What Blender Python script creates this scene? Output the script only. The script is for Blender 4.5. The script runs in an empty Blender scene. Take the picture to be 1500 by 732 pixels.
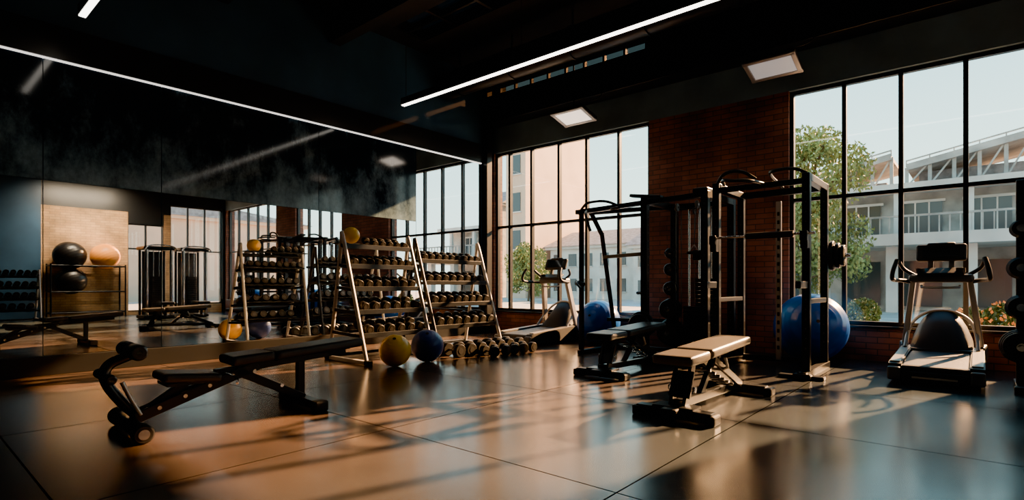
import bpy, bmesh, math, random
from mathutils import Vector, Matrix, Euler
random.seed(7)
scene = bpy.context.scene
COL = scene.collection

# ------------------------------------------------------------------ materials
def new_mat(name):
    m = bpy.data.materials.new(name); m.use_nodes = True
    nt = m.node_tree
    return m, nt, nt.nodes['Principled BSDF']

def pmat(name, col, rough=.5, metal=0., bump=0., bscale=80., var=0., coat=0., vscale=6., spec=.5):
    m, nt, p = new_mat(name)
    p.inputs['Base Color'].default_value = (*col, 1)
    p.inputs['Roughness'].default_value = rough
    p.inputs['Metallic'].default_value = metal
    p.inputs['Specular IOR Level'].default_value = spec
    if coat: p.inputs['Coat Weight'].default_value = coat
    tc = nt.nodes.new('ShaderNodeTexCoord')
    if var > 0:
        n = nt.nodes.new('ShaderNodeTexNoise'); n.inputs['Scale'].default_value = vscale; n.inputs['Detail'].default_value = 5
        nt.links.new(tc.outputs['Object'], n.inputs['Vector'])
        r = nt.nodes.new('ShaderNodeValToRGB')
        r.color_ramp.elements[0].position = .3; r.color_ramp.elements[1].position = .7
        r.color_ramp.elements[0].color = (*[c*(1-var) for c in col], 1)
        r.color_ramp.elements[1].color = (*[min(1, c*(1+var)) for c in col], 1)
        nt.links.new(n.outputs['Fac'], r.inputs['Fac']); nt.links.new(r.outputs['Color'], p.inputs['Base Color'])
    if bump > 0:
        n = nt.nodes.new('ShaderNodeTexNoise'); n.inputs['Scale'].default_value = bscale
        nt.links.new(tc.outputs['Object'], n.inputs['Vector'])
        b = nt.nodes.new('ShaderNodeBump'); b.inputs['Strength'].default_value = bump; b.inputs['Distance'].default_value = .01
        nt.links.new(n.outputs['Fac'], b.inputs['Height']); nt.links.new(b.outputs['Normal'], p.inputs['Normal'])
    return m

def emat(name, col, s):
    m, nt, p = new_mat(name)
    p.inputs['Base Color'].default_value = (*col, 1)
    p.inputs['Emission Color'].default_value = (*col, 1)
    p.inputs['Emission Strength'].default_value = s
    return m

def brick_mat(name, c1, c2, mortar, axis='X', rough=.8):
    m, nt, p = new_mat(name)
    tc = nt.nodes.new('ShaderNodeTexCoord'); sp = nt.nodes.new('ShaderNodeSeparateXYZ'); cb = nt.nodes.new('ShaderNodeCombineXYZ')
    nt.links.new(tc.outputs['Object'], sp.inputs[0])
    nt.links.new(sp.outputs[axis], cb.inputs['X']); nt.links.new(sp.outputs['Z'], cb.inputs['Y'])
    br = nt.nodes.new('ShaderNodeTexBrick')
    br.inputs['Scale'].default_value = 1
    br.inputs['Brick Width'].default_value = .24; br.inputs['Row Height'].default_value = .075
    br.inputs['Mortar Size'].default_value = .007; br.inputs['Mortar Smooth'].default_value = .3; br.inputs['Bias'].default_value = -.1
    br.inputs['Color1'].default_value = (*c1, 1); br.inputs['Color2'].default_value = (*c2, 1); br.inputs['Mortar'].default_value = (*mortar, 1)
    nt.links.new(cb.outputs[0], br.inputs['Vector'])
    n = nt.nodes.new('ShaderNodeTexNoise'); n.inputs['Scale'].default_value = 1.7; n.inputs['Detail'].default_value = 6
    nt.links.new(tc.outputs['Object'], n.inputs['Vector'])
    r = nt.nodes.new('ShaderNodeValToRGB'); r.color_ramp.elements[0].position = .3; r.color_ramp.elements[1].position = .7
    r.color_ramp.elements[0].color = (.45, .45, .47, 1); r.color_ramp.elements[1].color = (1.15, 1.1, 1.05, 1)
    nt.links.new(n.outputs['Fac'], r.inputs['Fac'])
    mx = nt.nodes.new('ShaderNodeMix'); mx.data_type = 'RGBA'; mx.blend_type = 'MULTIPLY'; mx.inputs['Factor'].default_value = 1
    nt.links.new(br.outputs['Color'], mx.inputs['A']); nt.links.new(r.outputs['Color'], mx.inputs['B'])
    nt.links.new(mx.outputs['Result'], p.inputs['Base Color'])
    b = nt.nodes.new('ShaderNodeBump'); b.inputs['Strength'].default_value = .5; b.inputs['Distance'].default_value = .01; b.invert = True
    nt.links.new(br.outputs['Fac'], b.inputs['Height']); nt.links.new(b.outputs['Normal'], p.inputs['Normal'])
    p.inputs['Roughness'].default_value = rough
    return m

def floor_mat():
    m, nt, p = new_mat('polished_floor_tiles')
    tc = nt.nodes.new('ShaderNodeTexCoord')
    mp = nt.nodes.new('ShaderNodeMapping'); mp.inputs['Location'].default_value = (1.26, -2.2+1.7*3, 0)
    nt.links.new(tc.outputs['Object'], mp.inputs['Vector'])
    br = nt.nodes.new('ShaderNodeTexBrick'); br.offset = 0.0; br.inputs['Scale'].default_value = 1
    br.inputs['Brick Width'].default_value = 1.7; br.inputs['Row Height'].default_value = 1.7
    br.inputs['Mortar Size'].default_value = .005; br.inputs['Mortar Smooth'].default_value = .1
    br.inputs['Color1'].default_value = (.93, .93, .93, 1); br.inputs['Color2'].default_value = (1.07, 1.07, 1.07, 1)
    br.inputs['Mortar'].default_value = (.12, .12, .12, 1)
    nt.links.new(mp.outputs[0], br.inputs['Vector'])
    # warm sunlight tone painted into tiles on the mirror side, cool sky tone opposite
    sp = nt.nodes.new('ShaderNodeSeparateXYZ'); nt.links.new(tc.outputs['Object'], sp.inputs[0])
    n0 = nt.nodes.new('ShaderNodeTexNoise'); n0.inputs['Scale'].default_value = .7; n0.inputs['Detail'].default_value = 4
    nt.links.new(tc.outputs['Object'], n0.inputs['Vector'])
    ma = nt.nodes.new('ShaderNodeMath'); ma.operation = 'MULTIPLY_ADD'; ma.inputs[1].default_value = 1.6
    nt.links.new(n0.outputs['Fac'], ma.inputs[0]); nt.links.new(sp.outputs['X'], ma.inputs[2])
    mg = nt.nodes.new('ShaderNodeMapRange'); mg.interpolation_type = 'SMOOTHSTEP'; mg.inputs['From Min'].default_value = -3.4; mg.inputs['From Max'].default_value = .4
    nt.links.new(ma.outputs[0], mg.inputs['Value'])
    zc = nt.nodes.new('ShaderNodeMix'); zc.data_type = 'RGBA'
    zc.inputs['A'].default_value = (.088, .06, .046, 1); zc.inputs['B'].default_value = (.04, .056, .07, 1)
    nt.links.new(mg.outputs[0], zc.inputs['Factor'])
    n = nt.nodes.new('ShaderNodeTexNoise'); n.inputs['Scale'].default_value = .8; n.inputs['Detail'].default_value = 3; n.inputs['Roughness'].default_value = .5
    nt.links.new(tc.outputs['Object'], n.inputs['Vector'])
    r = nt.nodes.new('ShaderNodeValToRGB'); r.color_ramp.interpolation = 'EASE'; r.color_ramp.elements[0].position = .1; r.color_ramp.elements[1].position = .9
    r.color_ramp.elements[0].color = (.45, .45, .47, 1); r.color_ramp.elements[1].color = (1.45, 1.43, 1.4, 1)
    nt.links.new(n.outputs['Fac'], r.inputs['Fac'])
    mx = nt.nodes.new('ShaderNodeMix'); mx.data_type = 'RGBA'; mx.blend_type = 'MULTIPLY'; mx.inputs['Factor'].default_value = 1
    nt.links.new(br.outputs['Color'], mx.inputs['A']); nt.links.new(r.outputs['Color'], mx.inputs['B'])
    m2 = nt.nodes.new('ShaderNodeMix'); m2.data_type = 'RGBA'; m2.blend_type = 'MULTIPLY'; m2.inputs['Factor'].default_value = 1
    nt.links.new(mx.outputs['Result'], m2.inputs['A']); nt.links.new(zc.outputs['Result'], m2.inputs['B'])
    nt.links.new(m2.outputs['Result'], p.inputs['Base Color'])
    mr = nt.nodes.new('ShaderNodeMapRange'); mr.inputs['From Min'].default_value = 0; mr.inputs['From Max'].default_value = 1; mr.clamp = False
    mr.inputs['To Min'].default_value = .12; mr.inputs['To Max'].default_value = .29
    n2 = nt.nodes.new('ShaderNodeTexNoise'); n2.inputs['Scale'].default_value = 1.3; n2.inputs['Detail'].default_value = 1
    nt.links.new(tc.outputs['Object'], n2.inputs['Vector'])
    nt.links.new(n2.outputs['Fac'], mr.inputs['Value']); nt.links.new(mr.outputs[0], p.inputs['Roughness'])
    ml = nt.nodes.new('ShaderNodeMath'); ml.operation = 'MULTIPLY_ADD'; ml.inputs[1].default_value = -.6; ml.inputs[2].default_value = .6
    nt.links.new(br.outputs['Fac'], ml.inputs[0]); nt.links.new(ml.outputs[0], p.inputs['Specular IOR Level'])
    p.inputs['Specular Tint'].default_value = (.75, .92, 1, 1)
    return m

def smoky_mat():
    # weathered smoked-mirror panel: blotchy worn patina, worn most along its lower part
    m, nt, p = new_mat('weathered_smoked_mirror')
    tc = nt.nodes.new('ShaderNodeTexCoord')
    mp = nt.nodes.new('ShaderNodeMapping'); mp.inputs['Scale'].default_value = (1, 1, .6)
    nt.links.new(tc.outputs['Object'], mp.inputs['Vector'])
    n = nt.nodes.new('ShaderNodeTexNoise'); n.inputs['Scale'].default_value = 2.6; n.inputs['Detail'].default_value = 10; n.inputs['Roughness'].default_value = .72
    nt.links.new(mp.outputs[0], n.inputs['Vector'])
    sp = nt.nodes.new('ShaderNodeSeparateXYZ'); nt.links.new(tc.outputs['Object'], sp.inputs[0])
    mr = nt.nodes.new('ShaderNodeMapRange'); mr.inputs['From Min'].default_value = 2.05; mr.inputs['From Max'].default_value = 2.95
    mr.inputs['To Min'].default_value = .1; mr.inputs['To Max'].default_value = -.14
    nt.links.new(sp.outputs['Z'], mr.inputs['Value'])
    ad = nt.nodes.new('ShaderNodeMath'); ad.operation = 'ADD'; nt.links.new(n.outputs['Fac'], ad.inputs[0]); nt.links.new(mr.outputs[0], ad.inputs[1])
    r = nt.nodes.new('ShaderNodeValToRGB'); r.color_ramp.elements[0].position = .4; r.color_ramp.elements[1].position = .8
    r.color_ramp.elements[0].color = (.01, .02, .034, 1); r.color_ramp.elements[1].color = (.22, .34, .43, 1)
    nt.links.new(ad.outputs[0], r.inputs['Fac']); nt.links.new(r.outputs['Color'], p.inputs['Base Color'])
    p.inputs['Roughness'].default_value = .08; p.inputs['Specular IOR Level'].default_value = .3
    return m

def glass_mat(name, tint=(1, 1, 1), refl=.06):
    m = bpy.data.materials.new(name); m.use_nodes = True; nt = m.node_tree; nt.nodes.clear()
    o = nt.nodes.new('ShaderNodeOutputMaterial'); t = nt.nodes.new('ShaderNodeBsdfTransparent'); g = nt.nodes.new('ShaderNodeBsdfGlossy')
    t.inputs['Color'].default_value = (*tint, 1); g.inputs['Roughness'].default_value = .02
    mx = nt.nodes.new('ShaderNodeMixShader'); mx.inputs[0].default_value = refl
    nt.links.new(t.outputs[0], mx.inputs[1]); nt.links.new(g.outputs[0], mx.inputs[2]); nt.links.new(mx.outputs[0], o.inputs[0])
    return m

M_BLK = pmat('black_powdercoat', (.011, .015, .022), .3, .2, var=.3)
M_BLK2 = pmat('matte_black_plastic', (.016, .02, .026), .5, bump=.1, bscale=300)
M_CEIL = pmat('black_ceiling_paint', (.006, .011, .018), .7, var=.3)
M_DUCT = pmat('black_duct_metal', (.009, .014, .02), .4, .3, var=.3)
M_NAVY = pmat('navy_wall_paint', (.032, .085, .155), .4, var=.3, vscale=.9)
M_HEAD = pmat('slate_blue_plaster', (.105, .17, .23), .6, var=.25, vscale=1.5)
M_TRIM = pmat('black_trim', (.007, .008, .010), .35)
M_PAD = pmat('black_vinyl_pad', (.022, .022, .026), .4, bump=.15, bscale=250)
M_PADT = pmat('taupe_vinyl_pad', (.09, .078, .066), .42, bump=.15, bscale=250)
M_RUB = pmat('black_rubber', (.012, .012, .015), .5, bump=.2, bscale=200)
M_DBR = pmat('dumbbell_rubber', (.008, .0085, .010), .42, spec=.3)
M_IRON = pmat('cast_iron_dark', (.018, .019, .022), .4, .4, bump=.1)
M_CHR = pmat('chrome', (.7, .71, .73), .16, 1.)
M_SIL = pmat('silver_paint', (.42, .41, .4), .32, .6)
M_DSK = pmat('grey_end_cap', (.035, .035, .038), .35, .3)
M_WHT = pmat('white_powdercoat', (.5, .48, .45), .35, .1)
M_GRY = pmat('grey_plastic', (.1, .11, .12), .4)
M_BELT = pmat('treadmill_belt', (.028, .038, .05), .4, bump=.2, bscale=400)
M_SCR = pmat('display_glass', (.02, .03, .04), .08, coat=.5)
M_YEL = pmat('yellow_vinyl', (.92, .48, .015), .32, var=.05)
M_ORG = pmat('orange_vinyl', (.9, .34, .06), .35, var=.05)
M_BLU = pmat('blue_vinyl', (.01, .12, .56), .28, var=.08)
M_NVY = pmat('navy_vinyl', (.035, .07, .24), .33, var=.08)
M_BKB = pmat('black_vinyl_ball', (.012, .012, .014), .35)
M_BRK = brick_mat('red_brick', (.25, .12, .094), (.165, .084, .07), (.085, .073, .07), 'X')
M_BRT = brick_mat('tan_brick', (.62, .38, .18), (.48, .28, .13), (.34, .23, .14), 'Y')
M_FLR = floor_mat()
M_SMK = smoky_mat()
M_GLS = glass_mat('window_glass', (.97, 1, .98), .04)
M_GLT = glass_mat('tinted_glass', (.045, .055, .06), .1)
M_GLC = glass_mat('smoked_clerestory_glass', (.2, .19, .18), .1)
M_LED = emat('led_diffuser', (1, .93, .82), 8)
M_LED2 = emat('led_trim', (1, .95, .88), 1.5)
M_PAN = emat('lamp_panel', (1, .88, .74), 1.5)
M_PAN2 = emat('lamp_panel_dim', (.75, .82, .9), .22)
M_CON = pmat('pale_concrete', (.62, .59, .55), .85, var=.2, vscale=.8)
M_CON2 = pmat('weathered_concrete', (.36, .35, .33), .85, var=.4, vscale=1.2)
M_PCH = pmat('peach_render', (.66, .46, .34), .85, var=.1, vscale=.6)
M_PAV = pmat('paving', (.5, .48, .44), .8, var=.2, vscale=1)
M_ROOF = pmat('grey_roof_tiles', (.25, .25, .27), .8, var=.35, vscale=4)
M_DKW = pmat('dark_window_pane', (.05, .07, .08), .15)
M_LEAF = pmat('leaves', (.2, .24, .07), .6, var=.5, vscale=1.2)
M_SHR = pmat('shrub_leaves', (.05, .13, .05), .6, var=.5, vscale=9)
M_BARK = pmat('bark', (.12, .08, .05), .9, bump=.5, bscale=15)
M_FLW = pmat('flowers', (.7, .36, .12), .6, var=.4, vscale=9)

def mirror_mat():
    m, nt, p = new_mat('mirror_silvering')
    p.inputs['Base Color'].default_value = (.84, .89, .92, 1); p.inputs['Metallic'].default_value = 1; p.inputs['Roughness'].default_value = .012
    return m
M_MIR = mirror_mat()

# ------------------------------------------------------------------ mesh builder
class B:
    def __init__(s): s.v = []; s.f = []; s.mi = []; s.sm = []; s.mats = []
    def mid(s, m):
        if m not in s.mats: s.mats.append(m)
        return s.mats.index(m)
    def raw(s, vs, fs, mat, smooth=False):
        o = len(s.v); s.v += [tuple(v) for v in vs]; i = s.mid(mat)
        for f in fs: s.f.append([o+k for k in f]); s.mi.append(i); s.sm.append(smooth)
    def bm(s, bm, M, mat, smooth=False):
        bm.transform(M); bm.normal_update(); bm.verts.index_update()
        s.raw([v.co[:] for v in bm.verts], [[v.index for v in f.verts] for f in bm.faces], mat, smooth); bm.free()
    def box(s, c, d, mat, bev=0., rot=(0, 0, 0), seg=2, smooth=False):
        bm = bmesh.new(); bmesh.ops.create_cube(bm, size=1)
        bmesh.ops.scale(bm, vec=d, verts=bm.verts)
        if bev: bmesh.ops.bevel(bm, geom=bm.edges[:], offset=min(bev, min(d)*.49), segments=seg, affect='EDGES', profile=.5)
        s.bm(bm, Matrix.Translation(c) @ Euler(rot).to_matrix().to_4x4(), mat, smooth)
    def b2(s, a, b, mat, bev=0.):
        s.box([(a[i]+b[i])/2 for i in range(3)], [abs(b[i]-a[i]) for i in range(3)], mat, bev)
    def beam(s, p1, p2, w, h, mat, bev=.004):
        p1 = Vector(p1); p2 = Vector(p2); d = p2-p1; L = d.length; d.normalize()
        up = Vector((0, 0, 1)) if abs(d.z) < .97 else Vector((0, 1, 0))
        x = d.cross(up).normalized(); z = x.cross(d)
        R = Matrix((x, d, z)).transposed().to_4x4()
        bm = bmesh.new(); bmesh.ops.create_cube(bm, size=1); bmesh.ops.scale(bm, vec=(w, L, h), verts=bm.verts)
        if bev: bmesh.ops.bevel(bm, geom=bm.edges[:], offset=bev, segments=2, affect='EDGES', profile=.5)
        s.bm(bm, Matrix.Translation((p1+p2)/2) @ R, mat)
    def cyl(s, p1, p2, r, mat, seg=16, r2=None, bev=0.):
        p1 = Vector(p1); p2 = Vector(p2); d = p2-p1; L = d.length
        q = d.to_track_quat('Z', 'Y').to_matrix().to_4x4(); r2 = r if r2 is None else r2
        prof = [(r, 0), (r2, L)] if not bev else [(r-bev, 0), (r, bev), (r2, L-bev), (r2-bev, L)]
        vs = []; fs = []
        for (rr, z) in prof:
            for k in range(seg):
                a = 2*math.pi*k/seg; vs.append((rr*math.cos(a), rr*math.sin(a), z))
        n = len(prof); M = Matrix.Translation(p1) @ q
        V = [M @ Vector(v) for v in vs]
        for j in range(n-1):
            for k in range(seg): fs.append([j*seg+k, j*seg+(k+1) % seg, (j+1)*seg+(k+1) % seg, (j+1)*seg+k])
        s.raw(V, fs, mat, True)
        s.raw(V[:seg], [list(range(seg))[::-1]], mat); s.raw(V[-seg:], [list(range(seg))], mat)
    def tube(s, pts, r, mat, seg=10, smooth=0):
        P = [Vector(p) for p in pts]
        for _ in range(smooth):
            Q = [P[0]]
            for a, b in zip(P[:-1], P[1:]): Q += [a*.75+b*.25, a*.25+b*.75]
            Q.append(P[-1]); P = Q
        t = [(P[min(i+1, len(P)-1)]-P[max(i-1, 0)]).normalized() for i in range(len(P))]
        n = t[0].orthogonal().normalized(); vs = []; fs = []
        for i, p in enumerate(P):
            n = (n-t[i]*n.dot(t[i])).normalized(); bb = t[i].cross(n)
            for k in range(seg):
                a = 2*math.pi*k/seg; vs.append(p+(n*math.cos(a)+bb*math.sin(a))*r)
        for j in range(len(P)-1):
            for k in range(seg): fs.append([j*seg+k, j*seg+(k+1) % seg, (j+1)*seg+(k+1) % seg, (j+1)*seg+k])
        s.raw(vs, fs, mat, True)
        s.raw(vs[:seg], [list(range(seg))[::-1]], mat); s.raw(vs[-seg:], [list(range(seg))], mat)
    def sph(s, c, r, mat, sc=(1, 1, 1), ridges=0, rot=(0, 0, 0), nu=40, nv=28):
        vs = []; fs = []
        M = Matrix.Translation(c) @ Euler(rot).to_matrix().to_4x4()
        for j in range(nv+1):
            th = math.pi*j/nv
            rr = r*(1-(.012 if (ridges and j % 3 == 0 and 2 < j < nv-2) else 0))
            for k in range(nu):
                a = 2*math.pi*k/nu
                vs.append(M @ Vector((rr*math.sin(th)*math.cos(a)*sc[0], rr*math.sin(th)*math.sin(a)*sc[1], rr*math.cos(th)*sc[2])))
        for j in range(nv):
            for k in range(nu): fs.append([j*nu+k, (j+1)*nu+k, (j+1)*nu+(k+1) % nu, j*nu+(k+1) % nu])
        s.raw(vs, fs, mat, True)
    def prism(s, prof, x0, x1, mat, x0b=None):
        """profile in (y,z) extruded along x"""
        n = len(prof); vs = [(x0, y, z) for y, z in prof]+[(x1, y, z) for y, z in prof]
        fs = [list(range(n)), list(range(n, 2*n))[::-1]]+[[k, n+k, n+(k+1) % n, (k+1) % n] for k in range(n)]
        s.raw(vs, fs, mat)
    def obj(s, name, loc=(0, 0, 0), rz=0.):
        me = bpy.data.meshes.new(name); me.from_pydata(s.v, [], s.f)
        for m in s.mats: me.materials.append(m)
        me.polygons.foreach_set('material_index', s.mi); me.polygons.foreach_set('use_smooth', s.sm); me.update()
        o = bpy.data.objects.new(name, me); COL.objects.link(o); o.location = loc; o.rotation_euler = (0, 0, rz)
        return o

# ------------------------------------------------------------------ room
XL, XR, YW, YB, ZC = -7.47, 5.5, 8.07, -4.5, 5.05
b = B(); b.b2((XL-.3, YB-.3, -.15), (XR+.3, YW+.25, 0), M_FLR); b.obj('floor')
b = B()
sx0, sx1, sy0, sy1 = -7.1, -3.2, 5.35, 6.0
b.b2((XL-.3, YB-.3, ZC), (XR+.3, sy0, ZC+.2), M_CEIL); b.b2((XL-.3, sy1, ZC), (XR+.3, YW+.25, ZC+.2), M_CEIL)
b.b2((XL-.3, sy0, ZC), (sx0, sy1, ZC+.2), M_CEIL); b.b2((sx1, sy0, ZC), (XR+.3, sy1, ZC+.2), M_CEIL)
b.obj('ceiling')
b = B(); b.b2((sx0, sy0, ZC+.1), (sx1, sy1, ZC+.11), M_GLT)
for i in range(6):
    x = sx0+(sx1-sx0)*i/5; b.b2((x-.025, sy0, ZC+.02), (x+.025, sy1, ZC+.14), M_TRIM)
b.b2((sx0, (sy0+sy1)/2-.02, ZC+.03), (sx1, (sy0+sy1)/2+.02, ZC+.13), M_TRIM)
b.obj('skylight')
# mirror wall
b = B(); b.b2((XL-.25, YB, 0), (XL, YW+.25, ZC), M_NAVY); b.obj('wall_left')
b = B(); b.b2((XL, YB, 3.345), (XL+.05, 7.8, 3.7), M_TRIM); b.obj('trim_1')
b = B(); b.b2((XL, YB, 0), (XL+.06, 7.8, .2), M_TRIM, .005); b.obj('baseboard_left')
b = B(); js = [YB+.1, -3.0, -.95, 1.13, 2.22, 4.27, 6.11, 7.74]
for a, c in zip(js[:-1], js[1:]):
    if a > 6: b.b2((XL, a+.004, .205), (XL+.022, c-.004, 3.325), M_MIR)
    else:
        b.b2((XL, a+.004, .205), (XL+.022, c-.004, 2.05), M_MIR); b.b2((XL, a+.004, 2.056), (XL+.022, c-.004, 3.325), M_SMK)
b.obj('wall_mirror')
b = B(); b.b2((XL, YB+.1, 3.328), (XL+.04, 7.74, 3.342), M_LED2); b.obj('led_strip_light')
b = B(); b.b2((XL, 7.79, 0), (XL+.14, 7.93, 4.97), M_TRIM, .004); b.obj('trim_2')
# window wall
wins = [(-7.4, -4.03, [-7.05, -6.5, -5.86, -5.26, -4.62]), (-1.97, .5, [-1.33, -.73, -.12]), (1.7, 5.3, [2.42, 3.14, 3.86, 4.58])]
ZS, ZT, ZM = .44, 3.58, 2.1
b = B()
b.b2((XL, YW, 0), (XR, YW+.25, ZS), M_BRK)
for a, c in [(XL, -7.4), (-4.03, -1.97), (.5, 1.7), (5.3, XR)]: b.b2((a, YW, ZS), (c, YW+.25, ZT), M_BRK)
b.b2((XL, YW, ZT), (XR, YW+.25, 4.62), M_HEAD)
b.b2((XL, YW, 4.97), (XR, YW+.25, ZC), M_CEIL); b.b2((XL, YW, 4.62), (-7.3, YW+.25, 4.97), M_CEIL); b.b2((-4.1, YW, 4.62), (XR, YW+.25, 4.97), M_CEIL)
b.obj('wall_back')
for i, (a, c, ms) in enumerate(wins):
    b = B(); y0, y1 = YW+.06, YW+.14
    for x in [a+.025]+ms+[c-.025]: b.b2((x-.025, y0, ZS), (x+.025, y1, ZT), M_TRIM, .003)
    for z in (ZS+.025, ZM, ZT-.025): b.b2((a, y0+.005, z-.025), (c, y1-.005, z+.025), M_TRIM, .003)
    b.b2((a, y0+.035, ZS+.03), (c, y0+.041, ZT-.03), M_GLS)
    b.b2((a-.02, YW-.05, ZS-.03), (c+.02, YW+.08, ZS), M_TRIM, .004)
    b.obj('window_%d' % (i+1))
b = B()
for k in range(9):
    x = -7.3+3.2*k/8; b.b2((x-.02, YW+.05, 4.62), (x+.02, YW+.12, 4.97), M_TRIM)
b.b2((-7.3, YW+.08, 4.62), (-4.1, YW+.085, 4.97), M_GLC); b.b2((-7.3, YW+.05, 4.62), (-4.1, YW+.12, 4.66), M_TRIM)
b.obj('window_4')
b = B(); b.b2((XL+.15, 7.72, 4.08), (XR, YW, 4.6), M_DUCT, .01); b.obj('beam_trim')
# right wall: tan brick bay, windows, dark elsewhere
b = B()
b.b2((XR, YB, 0), (XR+.25, 3.05, ZC), M_NAVY); b.b2((XR, 3.05, 0), (XR+.25, 5.15, 3.25), M_BRT); b.b2((XR, 3.05, 3.6), (XR+.25, YW, ZC), M_TRIM)
b.b2((XR, 3.05, 3.25), (XR+.25, 6.35, 3.6), M_TRIM); b.b2((XR, 5.15, 0), (XR+.25, 6.15, .1), M_BRT); b.b2((XR, 6.15, 0), (XR+.25, 6.35, 3.25), M_BRT)
b.b2((XR, 5.15, 2.9), (XR+.25, 6.15, 3.25), M_TRIM); b.b2((XR, 6.35, 0), (XR+.25, 7.95, .3), M_BRT); b.b2((XR, 7.95, 0), (XR+.25, YW, 3.6), M_TRIM)
b.obj('wall_right')
def rwin(n, y0, y1, z0, z1, k):
    b = B()
    for i in range(k+1):
        y = y0+(y1-y0)*i/k; b.b2((XR+.05, y-.025, z0), (XR+.12, y+.025, z1), M_TRIM)
    for z in (z0+.02, 2.1, z1-.02): b.b2((XR+.05, y0, z-.025), (XR+.12, y1, z+.025), M_TRIM)
    b.b2((XR+.08, y0, z0), (XR+.086, y1, z1), M_GLS); b.obj('window_%d' % n)
rwin(5, 5.15, 6.15, .1, 2.9, 2); rwin(6, 6.35, 7.95, .3, 3.6, 3)
b = B(); b.b2((XL-.25, YB-.25, 0), (XR+.25, YB, ZC), M_NAVY); b.obj('wall_front')
# ceiling duct & beams
b = B(); b.cyl((XL+.1, 6.75, 4.55), (XR-.1, 6.75, 4.55), .23, M_DUCT, 28)
x = -7.0
while x < 5.3:
    b.cyl((x, 6.75, 4.55), (x+.03, 6.75, 4.55), .245, M_DUCT, 28); b.cyl((x, 6.75, 4.7), (x, 6.75, ZC), .012, M_TRIM, 8); x += 1.2
b.obj('ventilation_duct')
for y in (4.55, 2.9, .6, -1.6):
    b = B(); b.b2((XL, y-.09, 4.62), (XR, y+.09, ZC), M_CEIL); b.obj('ceiling_beam_trim')
# pendant linear lights
def linear(name, x0, x1, y, z):
    b = B(); b.b2((x0, y-.035, z+.012), (x1, y+.035, z+.11), M_BLK, .003); b.b2((x0+.01, y-.028, z), (x1-.01, y+.028, z+.014), M_LED)
    n = max(2, int((x1-x0)/2)+1)
    for k in range(n):
        xx = x0+.08+(x1-x0-.16)*k/(n-1); b.cyl((xx, y, z+.1), (xx, y, ZC), .004, M_CHR, 6)
    b.obj(name)
linear('linear_pendant_light', -6.5, 2.5, 5.08, 3.6)
linear('linear_pendant_light', -6.75, -4.9, 1.32, 3.6)
def area(name, loc, sx, sy, e, col, rot):
    l = bpy.data.lights.new(name, 'AREA'); l.shape = 'RECTANGLE'; l.size = sx; l.size_y = sy; l.energy = e; l.color = col
    o = bpy.data.objects.new(name, l); COL.objects.link(o); o.location = loc; o.rotation_euler = rot; return o
def panel_lamp(x, y, z, m, e=12, tilt=-14):
    b = B(); r = (math.radians(tilt), 0, 0); R = Euler(r).to_matrix()
    b.box((0, 0, 0), (.62, .46, .06), M_BLK2, .012, r)
    o = R @ Vector((0, 0, -.032)); b.box(o, (.5, .34, .012), m, .002, r)
    for sx in (-.28, .28): b.box(R @ Vector((sx, 0, -.035)), (.05, .46, .02), M_SIL, .003, r)
    for sy in (-.2, .2): b.box(R @ Vector((0, sy, -.035)), (.62, .05, .02), M_SIL, .003, r)
    b.cyl((0, 0, .03), (0, 0, ZC-z), .012, M_BLK, 8); b.tube([(.05, 0, .03), (.2, .0, .16), (.42, .1, .2), (.45, .2, .36)], .006, M_BLK, 6, 2)
    o2 = b.obj('ceiling_panel_lamp', (x, y, z))
    a = area('lamp_area_light', R @ Vector((0, 0, -.05)), .5, .34, e, (1, .86, .7), r); a.parent = o2
panel_lamp(-5.04, 7.42, 3.72, M_PAN, 8); panel_lamp(-2.0, 7.42, 3.74, M_PAN2, 1.0)

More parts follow.
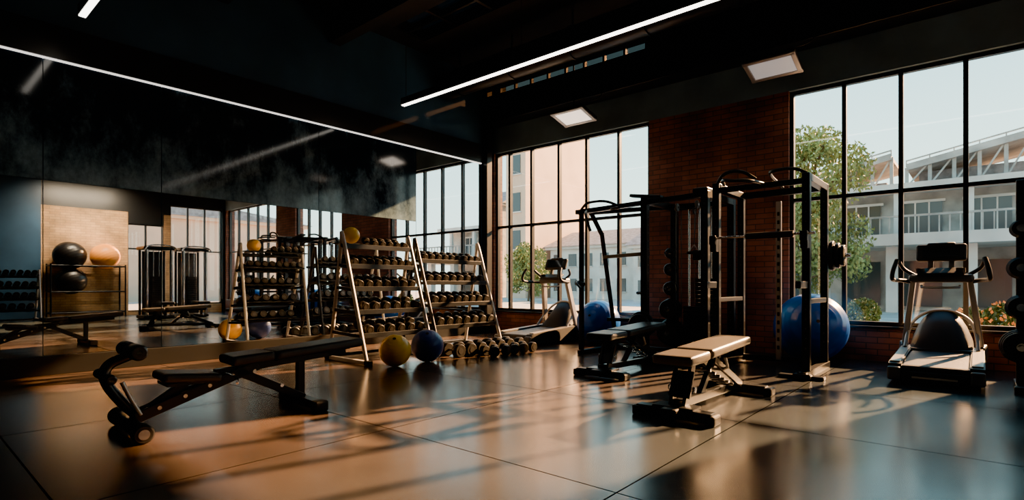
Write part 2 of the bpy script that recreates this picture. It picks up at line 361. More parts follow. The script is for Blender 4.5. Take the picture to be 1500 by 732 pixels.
# ------------------------------------------------------------------ benches
def bench_decline():
    b = B()
    b.cyl((-.33, 0, .06), (.33, 0, .06), .045, M_BLK, 20, bev=.006)
    for s in (-1, 1):
        b.cyl((s*.27, 0, .06), (s*.36, 0, .06), .058, M_RUB, 20, bev=.01); b.cyl((s*.36, 0, .06), (s*.364, 0, .06), .03, M_CHR, 16)
    b.beam((-.28, 1.14, .045), (.28, 1.14, .045), .08, .06, M_BLK)
    for s in (-1, 1): b.box((s*.28, 1.14, .04), (.09, .11, .08), M_RUB, .015)
    for s in (-.045, .045):
        b.beam((s, .02, .1), (s, .78, .36), .03, .07, M_BLK)
        b.beam((s, .62, .34), (s, 1.13, .07), .03, .06, M_BLK)
    b.beam((0, 1.12, .06), (0, 1.12, .41), .055, .055, M_BLK)
    b.beam((0, .5, .33), (0, 1.5, .405), .06, .05, M_BLK)
    b.tube([(0, .05, .1), (0, -.04, .2), (0, -.13, .34), (0, -.13, .45), (0, .0, .5)], .032, M_BLK, 12, 3)
    b.tube([(.05, .05, .12), (.05, 0, .22), (.05, -.05, .34)], .014, M_SIL, 8, 2)
    b.cyl((-.2, .01, .53), (.2, .01, .53), .018, M_CHR, 12)
    for s in (-1, 1): b.cyl((s*.05, .01, .53), (s*.2, .01, .53), .05, M_PAD, 20, bev=.012)
    b.cyl((-.2, -.13, .38), (.2, -.13, .38), .014, M_CHR, 12)
    for s in (-1, 1): b.cyl((s*.12, -.13, .38), (s*.2, -.13, .38), .03, M_PAD, 16, bev=.008)
    b.beam((0, .1, .14), (0, .34, .3), .05, .05, M_BLK)
    for (y, z) in [(.15, .16), (.3, .215), (.45, .265), (.6, .315), (.75, .33), (.95, .2)]:
        b.cyl((-.066, y, z-.01), (.066, y, z-.01), .013, M_CHR, 12)
    b.box((0, .33, .33), (.3, .36, .06), M_PAD, .025, (math.radians(-6), 0, 0), 3)
    b.box((0, .33, .295), (.24, .3, .02), M_BLK)
    b.box((0, .72, .42), (.3, .3, .07), M_PAD, .025, (math.radians(3), 0, 0), 3)
    b.box((0, 1.24, .45), (.3, .72, .07), M_PAD, .025, (math.radians(4), 0, 0), 3)
    b.box((0, 1.2, .41), (.2, .6, .015), M_BLK, 0, (math.radians(4), 0, 0))
    b.tube([(.07, .55, .33), (.16, .6, .3), (.2, .58, .27)], .01, M_CHR, 8, 1)
    return b
bench_decline().obj('weight_bench', (-4.12, 1.05, 0), math.radians(-3))

def bench_flat(name, loc, rz, padm):
    b = B()
    b.box((0, 0, .045), (.56, .1, .07), M_BLK, .01); b.box((0, .03, .085), (.3, .16, .02), M_BLK, .006)
    b.beam((-.25, 1.3, .045), (.25, 1.3, .045), .09, .07, M_BLK)
    for y in (0, 1.3):
        for s in (-1, 1): b.box((s*.27, y, .035), (.07, .13, .07), M_RUB, .014)
    b.beam((0, 0, .1), (0, 1.3, .07), .06, .06, M_BLK)
    for s in (-.05, .05):
        b.beam((s, .06, .08), (s, .2, .38), .025, .07, M_BLK)
    b.box((0, .12, .23), (.16, .03, .2), M_BLK, .006, (math.radians(-25), 0, 0))
    b.beam((0, .1, .37), (0, 1.15, .41), .07, .05, M_BLK)
    for s in (-.05, .05): b.beam((s, .62, .36), (s, 1.25, .08), .025, .06, M_BLK)
    b.beam((0, .45, .1), (0, .75, .37), .04, .05, M_BLK)
    for k in range(6): b.cyl((-.07, .5+.1*k, .29-.035*k), (.07, .5+.1*k, .29-.035*k), .012, M_CHR, 10)
    b.tube([(-.09, .75, .37), (-.1, .8, .26), (.1, .8, .26), (.09, .75, .37)], .012, M_SIL, 8, 1)
    b.box((0, .12, .425), (.3, .36, .07), padm, .024, (math.radians(2), 0, 0), 3)
    b.box((0, .78, .455), (.3, .88, .07), padm, .024, (math.radians(2.5), 0, 0), 3)
    b.box((0, .78, .415), (.22, .7, .015), M_BLK, 0, (math.radians(2.5), 0, 0)); b.box((0, .12, .39), (.24, .3, .015), M_BLK)
    b.box((0, -.08, .06), (.12, .08, .06), M_RUB, .01)
    for s in (-1, 1): b.cyl((s*.09, .13, .2), (s*.1, .13, .2), .022, M_CHR, 14)
    b.obj(name, loc, rz)
bench_flat('weight_bench', (-1.64, 3.68, 0), 0, M_PADT)
bench_flat('weight_bench', (-2.95, 4.84, 0), 0, M_PAD)

# ------------------------------------------------------------------ dumbbells / racks
def dumbbell(b, c, ax, r, L):
    c = Vector(c); ax = Vector(ax).normalized(); h = L/2; hw = L*.28
    b.cyl(c-ax*(h-hw), c+ax*(h-hw), .015, M_CHR, 10)
    for s in (-1, 1):
        b.cyl(c+ax*s*(h-hw), c+ax*s*h, r, M_DBR, 14, bev=r*.12)
        b.cyl(c+ax*s*h, c+ax*s*(h+.003), r*.45, M_DSK, 12)
def rack(loc, L, tiers, H, mframe, mend, name, dname, rs, skip=0):
    b = B(); d = B(); xf = lambda z: .4-.52*z/H; xb = lambda z: -.4+.28*z/H
    for k, y in enumerate((0, L)):
        m = mframe if k == 0 else mend
        b.tube([(.4, y, .03), (xf(H*.55), y, H*.55), (xf(H*.93), y, H*.93), (xf(H)-.02, y, H+.02), (xb(H*.95), y, H*.93), (xb(H*.5), y, H*.5), (-.4, y, .03)], .024, m, 12, 2)
        b.beam((-.44, y, .03), (.44, y, .03), .05, .045, m)
        for s in (-1, 1): b.box((s*.43, y, .03), (.09, .075, .06), M_RUB, .012)
        for z in tiers: b.beam((xb(z), y, z-.02), (xf(z), y, z-.05), .03, .04, M_BLK)
    b.beam((-.4, 0, .05), (-.4, L, .05), .04, .04, M_BLK)
    a = math.radians(14); ax = Vector((math.cos(a), 0, -math.sin(a)))
    for ti, z in enumerate(tiers):
        x1 = xf(z)+.03; x0 = x1-.34; mid = Vector(((x0+x1)/2, 0, z))
        for s in (-.11, .11):
            p = mid+ax*s; b.beam((p.x, .02, p.z-.02), (p.x, L-.02, p.z-.02), .09, .022, M_BLK, .004)
        p = mid+ax*.165; b.beam((p.x, .02, p.z), (p.x, L-.02, p.z), .012, .06, M_BLK, .003)
        r = rs[ti]; n = int((L-.08)/(2*r+.018)); st = (L-.08)/n
        for k in range(n):
            if ti == 0 and k < skip: continue
            y = .04+st*(k+.5); c = mid+Vector((0, y, 0))+Vector((math.sin(a), 0, math.cos(a)))*(r-.006)
            dumbbell(d, c, ax, r, .25+r*.6)
    o = b.obj(name, loc); dd = d.obj(dname, (0, 0, 0)); dd.parent = o
rack((-5.87, 3.75, 0), 1.03, [1.47, 1.22, .94, .66, .38], 1.62, M_WHT, M_SIL, 'dumbbell_rack', 'dumbbells', [.045, .05, .055, .06, .062], 3)
rack((-5.97, 4.98, 0), 1.27, [1.33, 1.02, .71, .4], 1.62, M_BLK, M_WHT, 'dumbbell_rack', 'dumbbells', [.052, .058, .064, .07])
b = B()
for k in range(7):
    dumbbell(b, (-5.28+random.uniform(-.01, .02), 4.95+.2*k, .09), (1, random.uniform(-.1, .1), 0), .09, .34)
for k in range(5):
    dumbbell(b, (-4.93+random.uniform(-.02, .02), 5.3+.19*k, .07), (1, random.uniform(-.15, .15), 0), .07, .27)
b.obj('dumbbell_set')

# ------------------------------------------------------------------ balls
def ball(name, loc, r, m, rot=(.4, .5, 0)):
    b = B(); b.sph((0, 0, 0), r, m, ridges=1, rot=rot, nu=56, nv=45)
    d = Vector((0, 0, 1)); d.rotate(Euler(rot)); b.cyl(d*(r*.99), d*(r*1.005), .02, M_RUB, 12)
    return b.obj(name, loc)
ball('exercise_ball', (-5.17, 3.93, .185), .185, M_YEL)
ball('exercise_ball', (-5.17, 4.42, .2), .2, M_NVY)
ball('exercise_ball', (-4.68, 7.6, .35), .35, M_BLU, (1.2, .3, 0))
ball('exercise_ball', (-1.6, 7.57, .42), .42, M_BLU, (1.3, .4, .3))
ball('exercise_ball', (1.62, 7.3, .42), .42, M_BLU, (1.1, .2, 0))
b = B(); b.sph((0, 0, 0), .105, M_YEL, nu=32, nv=24, ridges=1); b.obj('medicine_ball', (-6.07, 3.93, 1.58))

# ------------------------------------------------------------------ treadmill
def treadmill(loc, rz=0.):
    b = B()
    W = .36
    b.prism([(0.02, .03), (0, .1), (.03, .17), (1.45, .24), (1.45, .04)], -W+.07, W-.07, M_BLK2)
    b.prism([(.04, .172), (.04, .182), (1.2, .238), (1.2, .228)], -.24, .24, M_BELT)
    for s in (-1, 1):
        x0, x1 = (W-.105, W) if s > 0 else (-W, -W+.105)
        b.prism([(0, .04), (-.01, .12), (.03, .19), (.1, .2), (1.3, .262), (1.48, .25), (1.5, .05)], x0, x1, M_BLK2)
        b.prism([(.08, .2), (.08, .21), (1.25, .272), (1.25, .262)], x0+.012, x1-.012, M_SIL)
        b.box((s*(W-.05), -.01, .1), (.11, .06, .13), M_GRY, .02)
    b.cyl((-.25, .035, .14), (.25, .035, .14), .04, M_RUB, 20)
    b.box((0, -.015, .085), (.5, .03, .09), M_BLK2, .01); b.box((0, -.032, .075), (.34, .006, .018), M_SIL, .002)
    for s in (-1, 1):
        for y in (.1, 1.35): b.cyl((s*.3, y, 0), (s*.3, y, .05), .03, M_RUB, 14)
    n = 14; ys = [(1.0, .0), (1.1, .14), (1.24, .3), (1.36, .42), (1.46, .4), (1.54, .22), (1.55, 0)]
    vs = []
    for (y, h) in ys:
        for k in range(n+1):
            t = -1+2*k/n; vs.append((t*.3, y, .2+h*(1-abs(t)**3.2)+.03*(1-t*t)*(h > 0)))
    fs = [[j*(n+1)+k, j*(n+1)+k+1, (j+1)*(n+1)+k+1, (j+1)*(n+1)+k] for j in range(len(ys)-1) for k in range(n)]
    b.raw(vs, fs, M_BLK2, True); b.box((0, 1.28, .14), (.62, .52, .24), M_BLK2, .03)
    arch = [(-.31, 1.02, .26), (-.3, 1.2, .42), (-.25, 1.33, .56), (-.12, 1.38, .65), (0, 1.39, .665), (.12, 1.38, .65), (.25, 1.33, .56), (.3, 1.2, .42), (.31, 1.02, .26)]
    b.tube(arch, .018, M_SIL, 10, 2)
    for s in (-1, 1):
        b.beam((s*.35, 1.3, .12), (s*.24, 1.12, 1.02), .055, .1, M_SIL, .012)
        b.beam((s*.335, 1.26, .3), (s*.345, 1.3, .14), .08, .13, M_GRY, .02)
        b.tube([(s*.24, 1.12, .98), (s*.34, 1.05, 1.0), (s*.4, .85, 1.0), (s*.4, .72, 1.02), (s*.39, .7, 1.1), (s*.36, .78, 1.22)], .022, M_BLK2, 12, 2)
        b.tube([(s*.22, 1.1, 1.05), (s*.33, 1.1, 1.12), (s*.36, 1.0, 1.2)], .02, M_BLK2, 10, 2)
    b.box((0, 1.1, 1.02), (.56, .16, .09), M_GRY, .03)
    b.box((0, 1.02, 1.09), (.4, .16, .035), M_BLK2, .015, (math.radians(25), 0, 0))
    for s in (-1, 1): b.cyl((s*.17, 1.0, 1.08), (s*.17, 1.0, 1.13), .04, M_BLK2, 16)
    b.tube([(-.16, 1.0, .94), (-.16, .93, .92), (.16, .93, .92), (.16, 1.0, .94)], .013, M_SIL, 8, 1)
    b.beam((-.09, 1.1, 1.03), (-.09, 1.17, 1.24), .05, .04, M_GRY); b.beam((.09, 1.1, 1.03), (.09, 1.17, 1.24), .05, .04, M_GRY)
    r = (math.radians(68), 0, 0); b.box((0, 1.15, 1.3), (.44, .2, .06), M_BLK2, .028, r, 3)
    n_ = Euler(r).to_matrix() @ Vector((0, 0, .031)); b.box(Vector((0, 1.15, 1.3))+n_, (.32, .13, .006), M_SCR, .002, r)
    b.cyl((-.12, 1.17, 1.385), (.12, 1.17, 1.385), .028, M_BLK2, 16, bev=.01)
    b.obj('treadmill', loc, rz)
treadmill((-.32, 6.42, 0)); treadmill((-5.52, 6.45, 0))

# ------------------------------------------------------------------ racks / cable machine
def post(b, x, y, H, w=.075, m=None):
    m = m or M_BLK
    b.beam((x, y, .0), (x, y, H), w, w, m, .006)
    z = .3
    while z < H-.1:
        b.cyl((x, y-w/2-.001, z), (x, y+w/2+.001, z), .009, M_GRY, 8); b.cyl((x-w/2-.001, y, z), (x+w/2+.001, y, z), .009, M_GRY, 8); z += .1
def plate(b, c, ax, r, t=.04, m=None):
    m = m or M_IRON; c = Vector(c); ax = Vector(ax)
    b.cyl(c-ax*t/2, c+ax*t/2, r, m, 28, bev=.008); b.cyl(c-ax*(t/2+.004), c+ax*(t/2+.004), r*.75, M_RUB, 28, bev=.003); b.cyl(c-ax*(t/2+.01), c+ax*(t/2+.01), .035, M_CHR, 16)

def power_rack(loc):
    b = B(); W, D, H = .92, .85, 2.1
    for x in (0, W):
        for y in (0, D): post(b, x, y, H)
        b.beam((x, -.2, .035), (x, D+.1, .035), .08, .07, M_BLK); b.beam((x, 0, H-.04), (x, D, H-.04), .075, .075, M_BLK)
        b.box((x, -.18, .03), (.16, .1, .06), M_BLK, .01)
        b.beam((x, 0, .78), (x, D, .78), .06, .05, M_BLK)
    b.box((W-.02, -.12, .02), (.42, .1, .035), M_BLK, .008)
    b.beam((0, D, H-.04), (W, D, H-.04), .075, .075, M_BLK); b.beam((0, 0, H-.08), (W, 0, H-.08), .05, .06, M_BLK)
    b.beam((0, D, .06), (W, D, .06), .06, .06, M_BLK)
    b.tube([(.02, -.02, H), (.1, -.06, H+.1), (.3, -.08, H+.1), (.42, 0, H)], .02, M_BLK, 10, 2)
    b.tube([(.1, -.05, H-.03), (.16, -.3, H-.02), (.3, -.38, H-.06), (.45, -.3, H-.06), (.5, -.02, H-.06)], .018, M_BLK, 10, 2)
    b.tube([(W, 0, H), (W-.1, -.05, H+.06), (W-.3, -.05, H+.06), (W-.4, .1, H+.06), (W-.42, D-.1, H)], .018, M_BLK, 10, 2)
    for x in (0, W):
        b.box((x, -.07, 1.4), (.07, .1, .16), M_BLK, .008); b.box((x, -.13, 1.45), (.07, .02, .1), M_BLK, .005)
    b.cyl((.0, -.09, 1.475), (W+.1, -.09, 1.475), .015, M_CHR, 14)
    b.cyl((.35, -.09, 1.475), (W-.1, -.09, 1.475), .035, M_RUB, 16)
    b.beam((.44, D-.02, .05), (.44, D-.02, 1.95), .06, .03, M_SIL)
    z = .2
    while z < 1.9:
        b.box((.44, D-.04, z), (.025, .01, .045), M_BLK, .003); z += .1
    for x in (0, W): b.beam((x, -.35, .95), (x, .05, .95), .05, .07, M_BLK)
    y, z, r = D, 1.28, .17
    b.cyl((W, y, z), (W+.26, y, z), .022, M_CHR, 14)
    plate(b, (W+.08, y, z), (1, 0, 0), r); plate(b, (W+.135, y, z), (1, 0, 0), r*.85); plate(b, (W+.185, y, z), (1, 0, 0), r*.7)
    b.obj('power_rack', loc)
power_rack((-2.27, 6.22, 0))

def weight_stack(b, x, y, H=2.05, n=15):
    for s in (-.07, .07): b.cyl((x+s, y, .1), (x+s, y, H), .012, M_CHR, 10)
    for k in range(n): b.box((x, y, .16+k*.053), (.26, .13, .046), M_IRON, .005)
    b.cyl((x, y, .16+n*.053), (x, y, H), .005, M_BLK, 6)
    b.box((x, y, .06), (.34, .22, .1), M_BLK, .008)
def pulley(b, c, ax=(1, 0, 0), r=.05):
    c = Vector(c); ax = Vector(ax); b.cyl(c-ax*.012, c+ax*.012, r, M_GRY, 20, bev=.004); b.cyl(c-ax*.02, c+ax*.02, .015, M_CHR, 10)
def cable_machine(loc):
    b = B(); X = [0, .95, 1.72]; D = .88; H = 2.05
    b.beam((0, 0, 0), (0, 0, H-.1), .055, .055, M_BLK, .006)
    b.beam((.05, D, 0), (.0, D*.6, 1.7), .05, .05, M_BLK, .006); b.beam((.0, D*.6, 1.68), (-.02, 0.25, H-.06), .05, .05, M_BLK, .006)
    for x in X[1:]:
        for y in (0, D): post(b, x, y, H, .085)
        b.beam((x, -.05, .035), (x, D+.08, .035), .08, .07, M_BLK)
        b.beam((x, 0, H-.04), (x, D, H-.04), .08, .08, M_BLK)
    b.beam((0, -.05, .03), (.03, D+.06, .03), .07, .06, M_BLK)
    b.beam((-.08, 0, H-.1), (X[2], 0, H-.04), .07, .06, M_BLK); b.beam((0, .3, H-.08), (X[2], D, H-.04), .06, .06, M_BLK)
    b.beam((X[1], D, H-.04), (X[2], D, H-.04), .08, .08, M_BLK)
    b.beam((0, D, .04), (X[2], D, .04), .06, .06, M_BLK)
    b.box((X[1]+.05, -.06, H), (.42, .12, .04), M_BLK, .01, (0, math.radians(8), 0)); b.box((X[2]-.05, .1, H+.01), (.18, .3, .06), M_BLK, .015)
    b.tube([(-.05, 0, H-.12), (.12, -.1, H-.02), (.2, -.12, H+.0), (.45, -.12, H+.0), (.6, -.02, H-.08)], .018, M_BLK, 10, 2)
    b.tube([(.1, -.02, H-.1), (.25, -.3, H-.16), (.38, -.42, H-.34), (.4, -.4, H-.42)], .018, M_RUB, 10, 2)
    b.tube([(.5, -.02, H-.1), (.6, -.25, H-.14), (.75, -.3, H-.14)], .018, M_RUB, 10, 2)
    b.beam((.05, D*.6, 1.35), (X[1], .1, 1.35), .04, .05, M_BLK); b.beam((.04, D*.7, .45), (X[1], D, .45), .04, .05, M_BLK)
    b.tube([(.0, -.03, 1.0), (.05, -.22, .98), (.16, -.26, .9)], .016, M_BLK, 8, 2); b.cyl((-.02, -.1, .98), (.1, -.1, .95), .035, M_RUB, 14)
    weight_stack(b, X[2]-.3, D-.05, n=17); weight_stack(b, X[1]+.28, D+.0, n=10)
    for (x, y, z) in ((X[2]-.3, D-.05, H-.1), (X[2]-.1, .0, H-.15), (X[1]+.28, D, H-.1), (X[1]+.38, .1, H-.15)): pulley(b, (x, y, z))
    for p, q in (((X[2]-.1, -.02, H-.15), (X[2]-.12, -.04, 1.42)), ((X[1]+.38, .06, H-.15), (X[1]+.38, .06, .25)), ((X[1]+.45, .06, H-.15), (X[1]+.45, .06, .25))): b.cyl(p, q, .005, M_BLK, 6)
    b.tube([(X[2]-.12, -.04, 1.42), (X[2]-.18, -.04, 1.34), (X[2]-.06, -.04, 1.34), (X[2]-.12, -.04, 1.42)], .008, M_SIL, 6); b.cyl((X[2]-.2, -.04, 1.33), (X[2]-.04, -.04, 1.33), .018, M_RUB, 12)
    b.box((X[2]-.1, .02, 1.3), (.09, .1, .12), M_BLK, .01)
    for z, r in ((1.38, .075), (1.16, .09), (.9, .1), (.62, .15), (.3, .19)):
        b.cyl((X[1], D, z), (X[1]+.0, D-.3, z), .016, M_CHR, 10)
        for k in range(2 if r < .12 else 3): plate(b, (X[1], D-.1-.055*k, z), (0, 1, 0), r*(1-.08*k), .04)
    for z in (.85, .45):
        b.cyl((X[1], 0, z), (X[1]-.0, -.2, z), .018, M_CHR, 10)
    plate(b, (X[1], -.1, .45), (0, 1, 0), .17); plate(b, (X[1], -.155, .45), (0, 1, 0), .14)
    b.obj('cable_machine', loc)
cable_machine((-4.15, 6.3, 0))

def plate_rack(loc):
    b = B()
    for x in (0, .5):
        post(b, x, 0, 1.9, .06); b.beam((x, -.25, .03), (x, .3, .03), .07, .06, M_BLK); b.box((x, -.25, .03), (.1, .09, .06), M_RUB, .01)
    for z in (1.86, 1.2, .3): b.beam((0, 0, z), (.5, 0, z), .05, .05, M_BLK)
    for x in (0, .5):
        for z, r in ((1.45, .08), (1.1, .1), (.75, .11), (.4, .15)):
            b.cyl((x, 0, z), (x, -.28, z), .02, M_CHR, 10)
            for k in range(3): plate(b, (x, -.08-.055*k, z), (0, 1, 0), r*(1-.07*k), .045)
    b.obj('weight_plate_rack', loc)
plate_rack((.28, 6.75, 0))

# equipment mostly seen in the mirror
def stack_tower(loc, rz):
    b = B()
    for x in (-.3, .3):
        b.cyl((x, 0, 0), (x, 0, 2.0), .045, M_CHR, 18); b.cyl((x, .6, 0), (x, .6, 2.0), .035, M_BLK, 14)
    for z in (.06, 1.97): b.box((0, .3, z), (.75, .75, .1), M_BLK, .03)
    weight_stack(b, 0, .25, 1.95, 20); b.box((0, .6, 1.0), (.5, .02, 1.8), M_BLK2, .005)
    b.tube([(-.4, -.2, 1.9), (-.3, -.15, 2.05), (.3, -.15, 2.05), (.4, -.2, 1.9)], .018, M_CHR, 10, 2)
    b.box((0, -.5, .45), (.34, .5, .08), M_PAD, .03); b.beam((0, 0, .08), (0, -.75, .08), .07, .07, M_BLK); b.beam((0, -.5, .08), (0, -.5, .42), .06, .06, M_BLK)
    b.obj('lat_pulldown_machine', loc, rz)
stack_tower((2.4, 6.0, 0), math.radians(-90)); stack_tower((2.4, 5.1, 0), math.radians(-90))
rack((4.2, 1.6, 0), 1.2, [1.2, .9, .6, .3], 1.35, M_SIL, M_SIL, 'dumbbell_rack', 'dumbbells', [.06, .065, .07, .075])
b = B()
for y in (3.15, 4.9):
    for x in (4.75, 5.35): b.cyl((x, y, 0), (x, y, 1.55), .022, M_BLK, 10)
for z in (.15, .75, 1.5):
    for x in (4.75, 5.35): b.cyl((x, 3.15, z), (x, 4.9, z), .022, M_BLK, 10)
    for y in (3.15, 4.9): b.cyl((4.75, y, z), (5.35, y, z), .022, M_BLK, 10)
b.obj('ball_storage_rack')
ball('exercise_ball', (5.05, 3.62, 1.8), .4, M_BKB); ball('exercise_ball', (5.05, 4.46, 1.8), .38, M_ORG)
ball('exercise_ball', (5.05, 3.65, 1.06), .38, M_BKB)
b = B(); b.b2((3.9, 3.3, 3.95), (4.05, 5.1, 4.0), M_BLK, .003); b.b2((3.91, 3.31, 3.94), (4.04, 5.09, 3.952), M_PAN)  # added fixture and area light to brighten the tan brick bay in the mirror
for y in (3.5, 4.9): b.cyl((3.975, y, 4.0), (3.975, y, ZC), .005, M_BLK, 6)
o = b.obj('added_brick_light')
a = area('lamp_area_light', (3.975, 4.2, 3.93), .12, 1.75, 190, (1, .74, .48), (0, math.radians(-40), 0)); a.data.spread = math.radians(110); a.parent = o

# ------------------------------------------------------------------ outside
b = B(); b.b2((-70, YW+.25, -.3), (50, 90, -.05), M_PAV); b.b2((XR+.25, -20, -.3), (50, YW+.25, -.05), M_PAV); b.obj('ground')
b = B(); x0, x1, y0, y1 = -7.0, 14.0, 24.0, 34.0
b.b2((x0, y0+3, -.05), (x1, y1, 4.6), M_CON2); b.b2((x0-.5, y0-.6, 2.35), (x1, y1, 2.75), M_CON)
x = x0-.5
while x < x1:   # terrace railing
    b.b2((x, y0-.55, 2.75), (x+.04, y0-.5, 3.35), M_CON2); x += .28
b.b2((x0-.5, y0-.57, 3.33), (x1, y0-.48, 3.4), M_CON2)
x = x0
while x < x1:
    b.b2((x, y0, -.05), (x+.35, y0+.4, 2.35), M_CON); b.b2((x+.05, y0+1.9, 2.75), (x+.25, y0+2.1, 4.6), M_CON); x += 2.2
x = x0+.6
while x < x1-1:
    b.b2((x, y0+2.9, .1), (x+1.3, y0+3.0, 1.9), M_DKW); b.b2((x, y0+2.9, 3.0), (x+1.3, y0+3.0, 4.2), M_DKW)
    for k in (.43, .87): b.b2((x+k, y0+2.86, 3.0), (x+k+.05, y0+2.9, 4.2), M_CON)
    b.b2((x-.1, y0+2.85, 4.2), (x+1.4, y0+3.0, 4.3), M_CON); x += 2.0
b.b2((x0-.3, y0+1.6, 4.6), (x1, y1, 4.85), M_CON)
for (xa, xb, za, zb) in ((-6.6, -2.7, 5.3, 6.1), (-2.2, 2.2, 5.6, 6.5), (2.8, 8.0, 6.0, 7.0)):
    b.beam((xa, y0+4.5, za), (xb, y0+4.5, zb), 4.0, .25, M_CON2)
    b.beam((xa, y0+2.55, za+.25), (xb, y0+2.55, zb+.25), .06, .05, M_CON2)
    n = 6
    for k in range(n+1):
        x = xa+(xb-xa)*k/n; z = za+(zb-za)*k/n
        b.beam((x, y0+2.7, 4.85), (x, y0+2.7, z), .12, .12, M_CON2); b.beam((x, y0+2.55, z), (x, y0+2.55, z+.28), .04, .04, M_CON2)
        if k < n: b.beam((x, y0+2.7, 4.85), (x+(xb-xa)/n, y0+2.7, z+(zb-za)/n), .06, .06, M_CON2)
    b.b2((xa+.3, y0+4, 4.85), (xb-.3, y1-2, min(za, zb)), M_ROOF)
b.obj('terrace_building')
def bldg(name, x0, y0, w, d, h, m, roof=None, nw=5, nf=3):
    b = B(); b.b2((0, 0, 0), (w, d, h), m)
    for f in range(nf):
        for k in range(nw):
            ww = w/nw; zz = h/nf
            b.b2((ww*(k+.25), -.06, zz*(f+.3)), (ww*(k+.75), .02, zz*(f+.8)), M_DKW); b.b2((ww*(k+.2), -.12, zz*(f+.27)), (ww*(k+.8), 0, zz*(f+.3)), M_CON)
    b.b2((-.3, -.3, h), (w+.3, d+.3, h+.25), m)
    if roof: b.prism([(-.5, h+.2), (d/2, h+roof), (d+.5, h+.2)], -.4, w+.4, M_ROOF)
    b.obj(name, (x0, y0, -.05))
bldg('apartment_building', -27.2, 31, 1.9, 8, 14, M_PCH, None, 1, 5)
bldg('city_house', -24.5, 33, 8, 7, 3.6, M_CON, 1.6, 6, 2)
bldg('city_house', -16, 30, 6.5, 7, 3.2, M_CON, 1.8, 5, 2)
bldg('city_house', -48, 36, 16, 7, 8, M_CON2, 2, 8, 3)
bldg('city_house', 22, -2, 6, 22, 5, M_PCH, 1.6, 5, 2)
def tree(name, loc, H, R, m, n, leaf, zl=.2):
    b = B(); rnd = random.Random(3)
    b.tube([(0, 0, 0), (.1, .05, H*.3), (-.05, 0, H*.55), (.1, 0, H*.8)], H*.02, M_BARK, 10, 2)
    blobs = []
    for k in range(24):
        a = rnd.uniform(0, 6.28); z = H*(zl+(.9-zl)*(k+.5)/24); rr = R*rnd.uniform(.2, .75)*(1-.5*abs(z/H-.5)); 
        p = (rr*math.cos(a), rr*math.sin(a), z); blobs.append((p, R*rnd.uniform(.25, .42)))
        b.tube([(0, 0, z*.65), (p[0]*.5, p[1]*.5, z*.85), p], H*.007, M_BARK, 6, 1)
    vs = []; fs = []
    for k in range(n):
        p, r = blobs[k % len(blobs)]
        v = Vector((rnd.gauss(0, 1), rnd.gauss(0, 1), rnd.gauss(0, 1))).normalized()*r*(rnd.random()**.35)
        c = Vector(p)+v; q = Euler((rnd.uniform(0, 6), rnd.uniform(0, 6), rnd.uniform(0, 6))).to_matrix(); o = len(vs)
        for (x, y) in ((-1, 0), (0, -.5), (1, 0), (0, .5)): vs.append(c+q @ Vector((x*leaf, y*leaf, 0)))
        fs.append([o, o+1, o+2, o+3])
    b.raw(vs, fs, m); b.obj(name, loc)
tree('tree', (-4.6, 20.6, -.05), 6.3, 2.3, M_LEAF, 17000, .075)
tree('tree', (-21, 26, -.05), 3.6, 1.6, M_LEAF, 5000, .09)
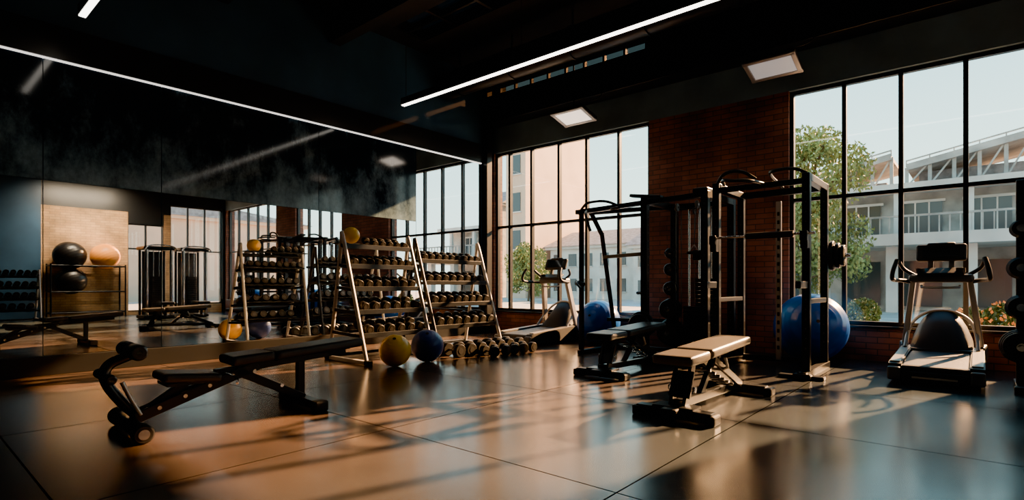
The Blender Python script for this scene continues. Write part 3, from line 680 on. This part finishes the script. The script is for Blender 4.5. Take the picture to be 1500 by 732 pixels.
def shrub(name, x, y, r, mf=None):
    b = B(); rnd = random.Random(int(x*100)); b.cyl((0, 0, 0), (0, 0, .3), .16, M_CON2, 24, r2=.21, bev=.01); b.cyl((0, 0, .28), (0, 0, .45), .02, M_BARK, 8)
    for (m, n) in ((M_SHR, 1500), (mf, 160)):
        if not m: continue
        vs = []; fs = []
        for k in range(n):
            c = Vector((rnd.gauss(0, 1), rnd.gauss(0, 1), rnd.gauss(0, 1))).normalized()*r*(rnd.uniform(.75, 1) if m is M_SHR else 1.03)+Vector((0, 0, .32+r*.85))
            q = Euler((rnd.uniform(0, 6), rnd.uniform(0, 6), rnd.uniform(0, 6))).to_matrix(); o = len(vs)
            for (xx, yy) in ((-1, 0), (0, -.6), (1, 0), (0, .6)): vs.append(c+q @ Vector((xx*.03, yy*.03, 0)))
            fs.append([o, o+1, o+2, o+3])
        b.raw(vs, fs, m)
    b.obj(name, (x, y, -.05))
shrub('potted_shrub', -1.46, 10.6, .25)
shrub('potted_flowers', .25, 9.6, .24, M_FLW); shrub('potted_flowers', -.1, 9.8, .2, M_FLW); shrub('potted_shrub', .6, 10.2, .26)

# ------------------------------------------------------------------ light
w = bpy.data.worlds.new('World'); scene.world = w; w.use_nodes = True; nt = w.node_tree; bg = nt.nodes['Background']
tc = nt.nodes.new('ShaderNodeTexCoord'); sp = nt.nodes.new('ShaderNodeSeparateXYZ'); nt.links.new(tc.outputs['Generated'], sp.inputs[0])
r = nt.nodes.new('ShaderNodeValToRGB'); e = r.color_ramp.elements
e[0].position = 0; e[0].color = (.9, .95, .86, 1); e[1].position = .8; e[1].color = (.08, .26, .46, 1)
x = e.new(.16); x.color = (.72, .92, .89, 1); x = e.new(.42); x.color = (.3, .62, .76, 1)
nt.links.new(sp.outputs['Z'], r.inputs['Fac']); nt.links.new(r.outputs['Color'], bg.inputs['Color']); bg.inputs['Strength'].default_value = 3.2
sd = bpy.data.lights.new('sun', 'SUN'); sd.energy = 54; sd.color = (1, .48, .2); sd.angle = math.radians(.9)
so = bpy.data.objects.new('sun', sd); COL.objects.link(so); so.rotation_euler = Vector((-.3, -1, -.49)).to_track_quat('-Z', 'Y').to_euler(); so.location = (5, 20, 12)

# ------------------------------------------------------------------ camera
cd = bpy.data.cameras.new('camera'); co = bpy.data.objects.new('camera', cd); COL.objects.link(co)
cd.sensor_width = 36; cd.lens = 798/1500*36; cd.shift_y = 51/1500; cd.clip_start = .05; cd.clip_end = 300
co.location = (0, 0, .95); co.rotation_euler = (math.radians(90), 0, math.atan2(685, 798)); scene.camera = co
scene.view_settings.view_transform = 'AgX'; scene.view_settings.exposure = .75
try: scene.view_settings.look = 'AgX - Punchy'
except Exception as ex: print(ex)
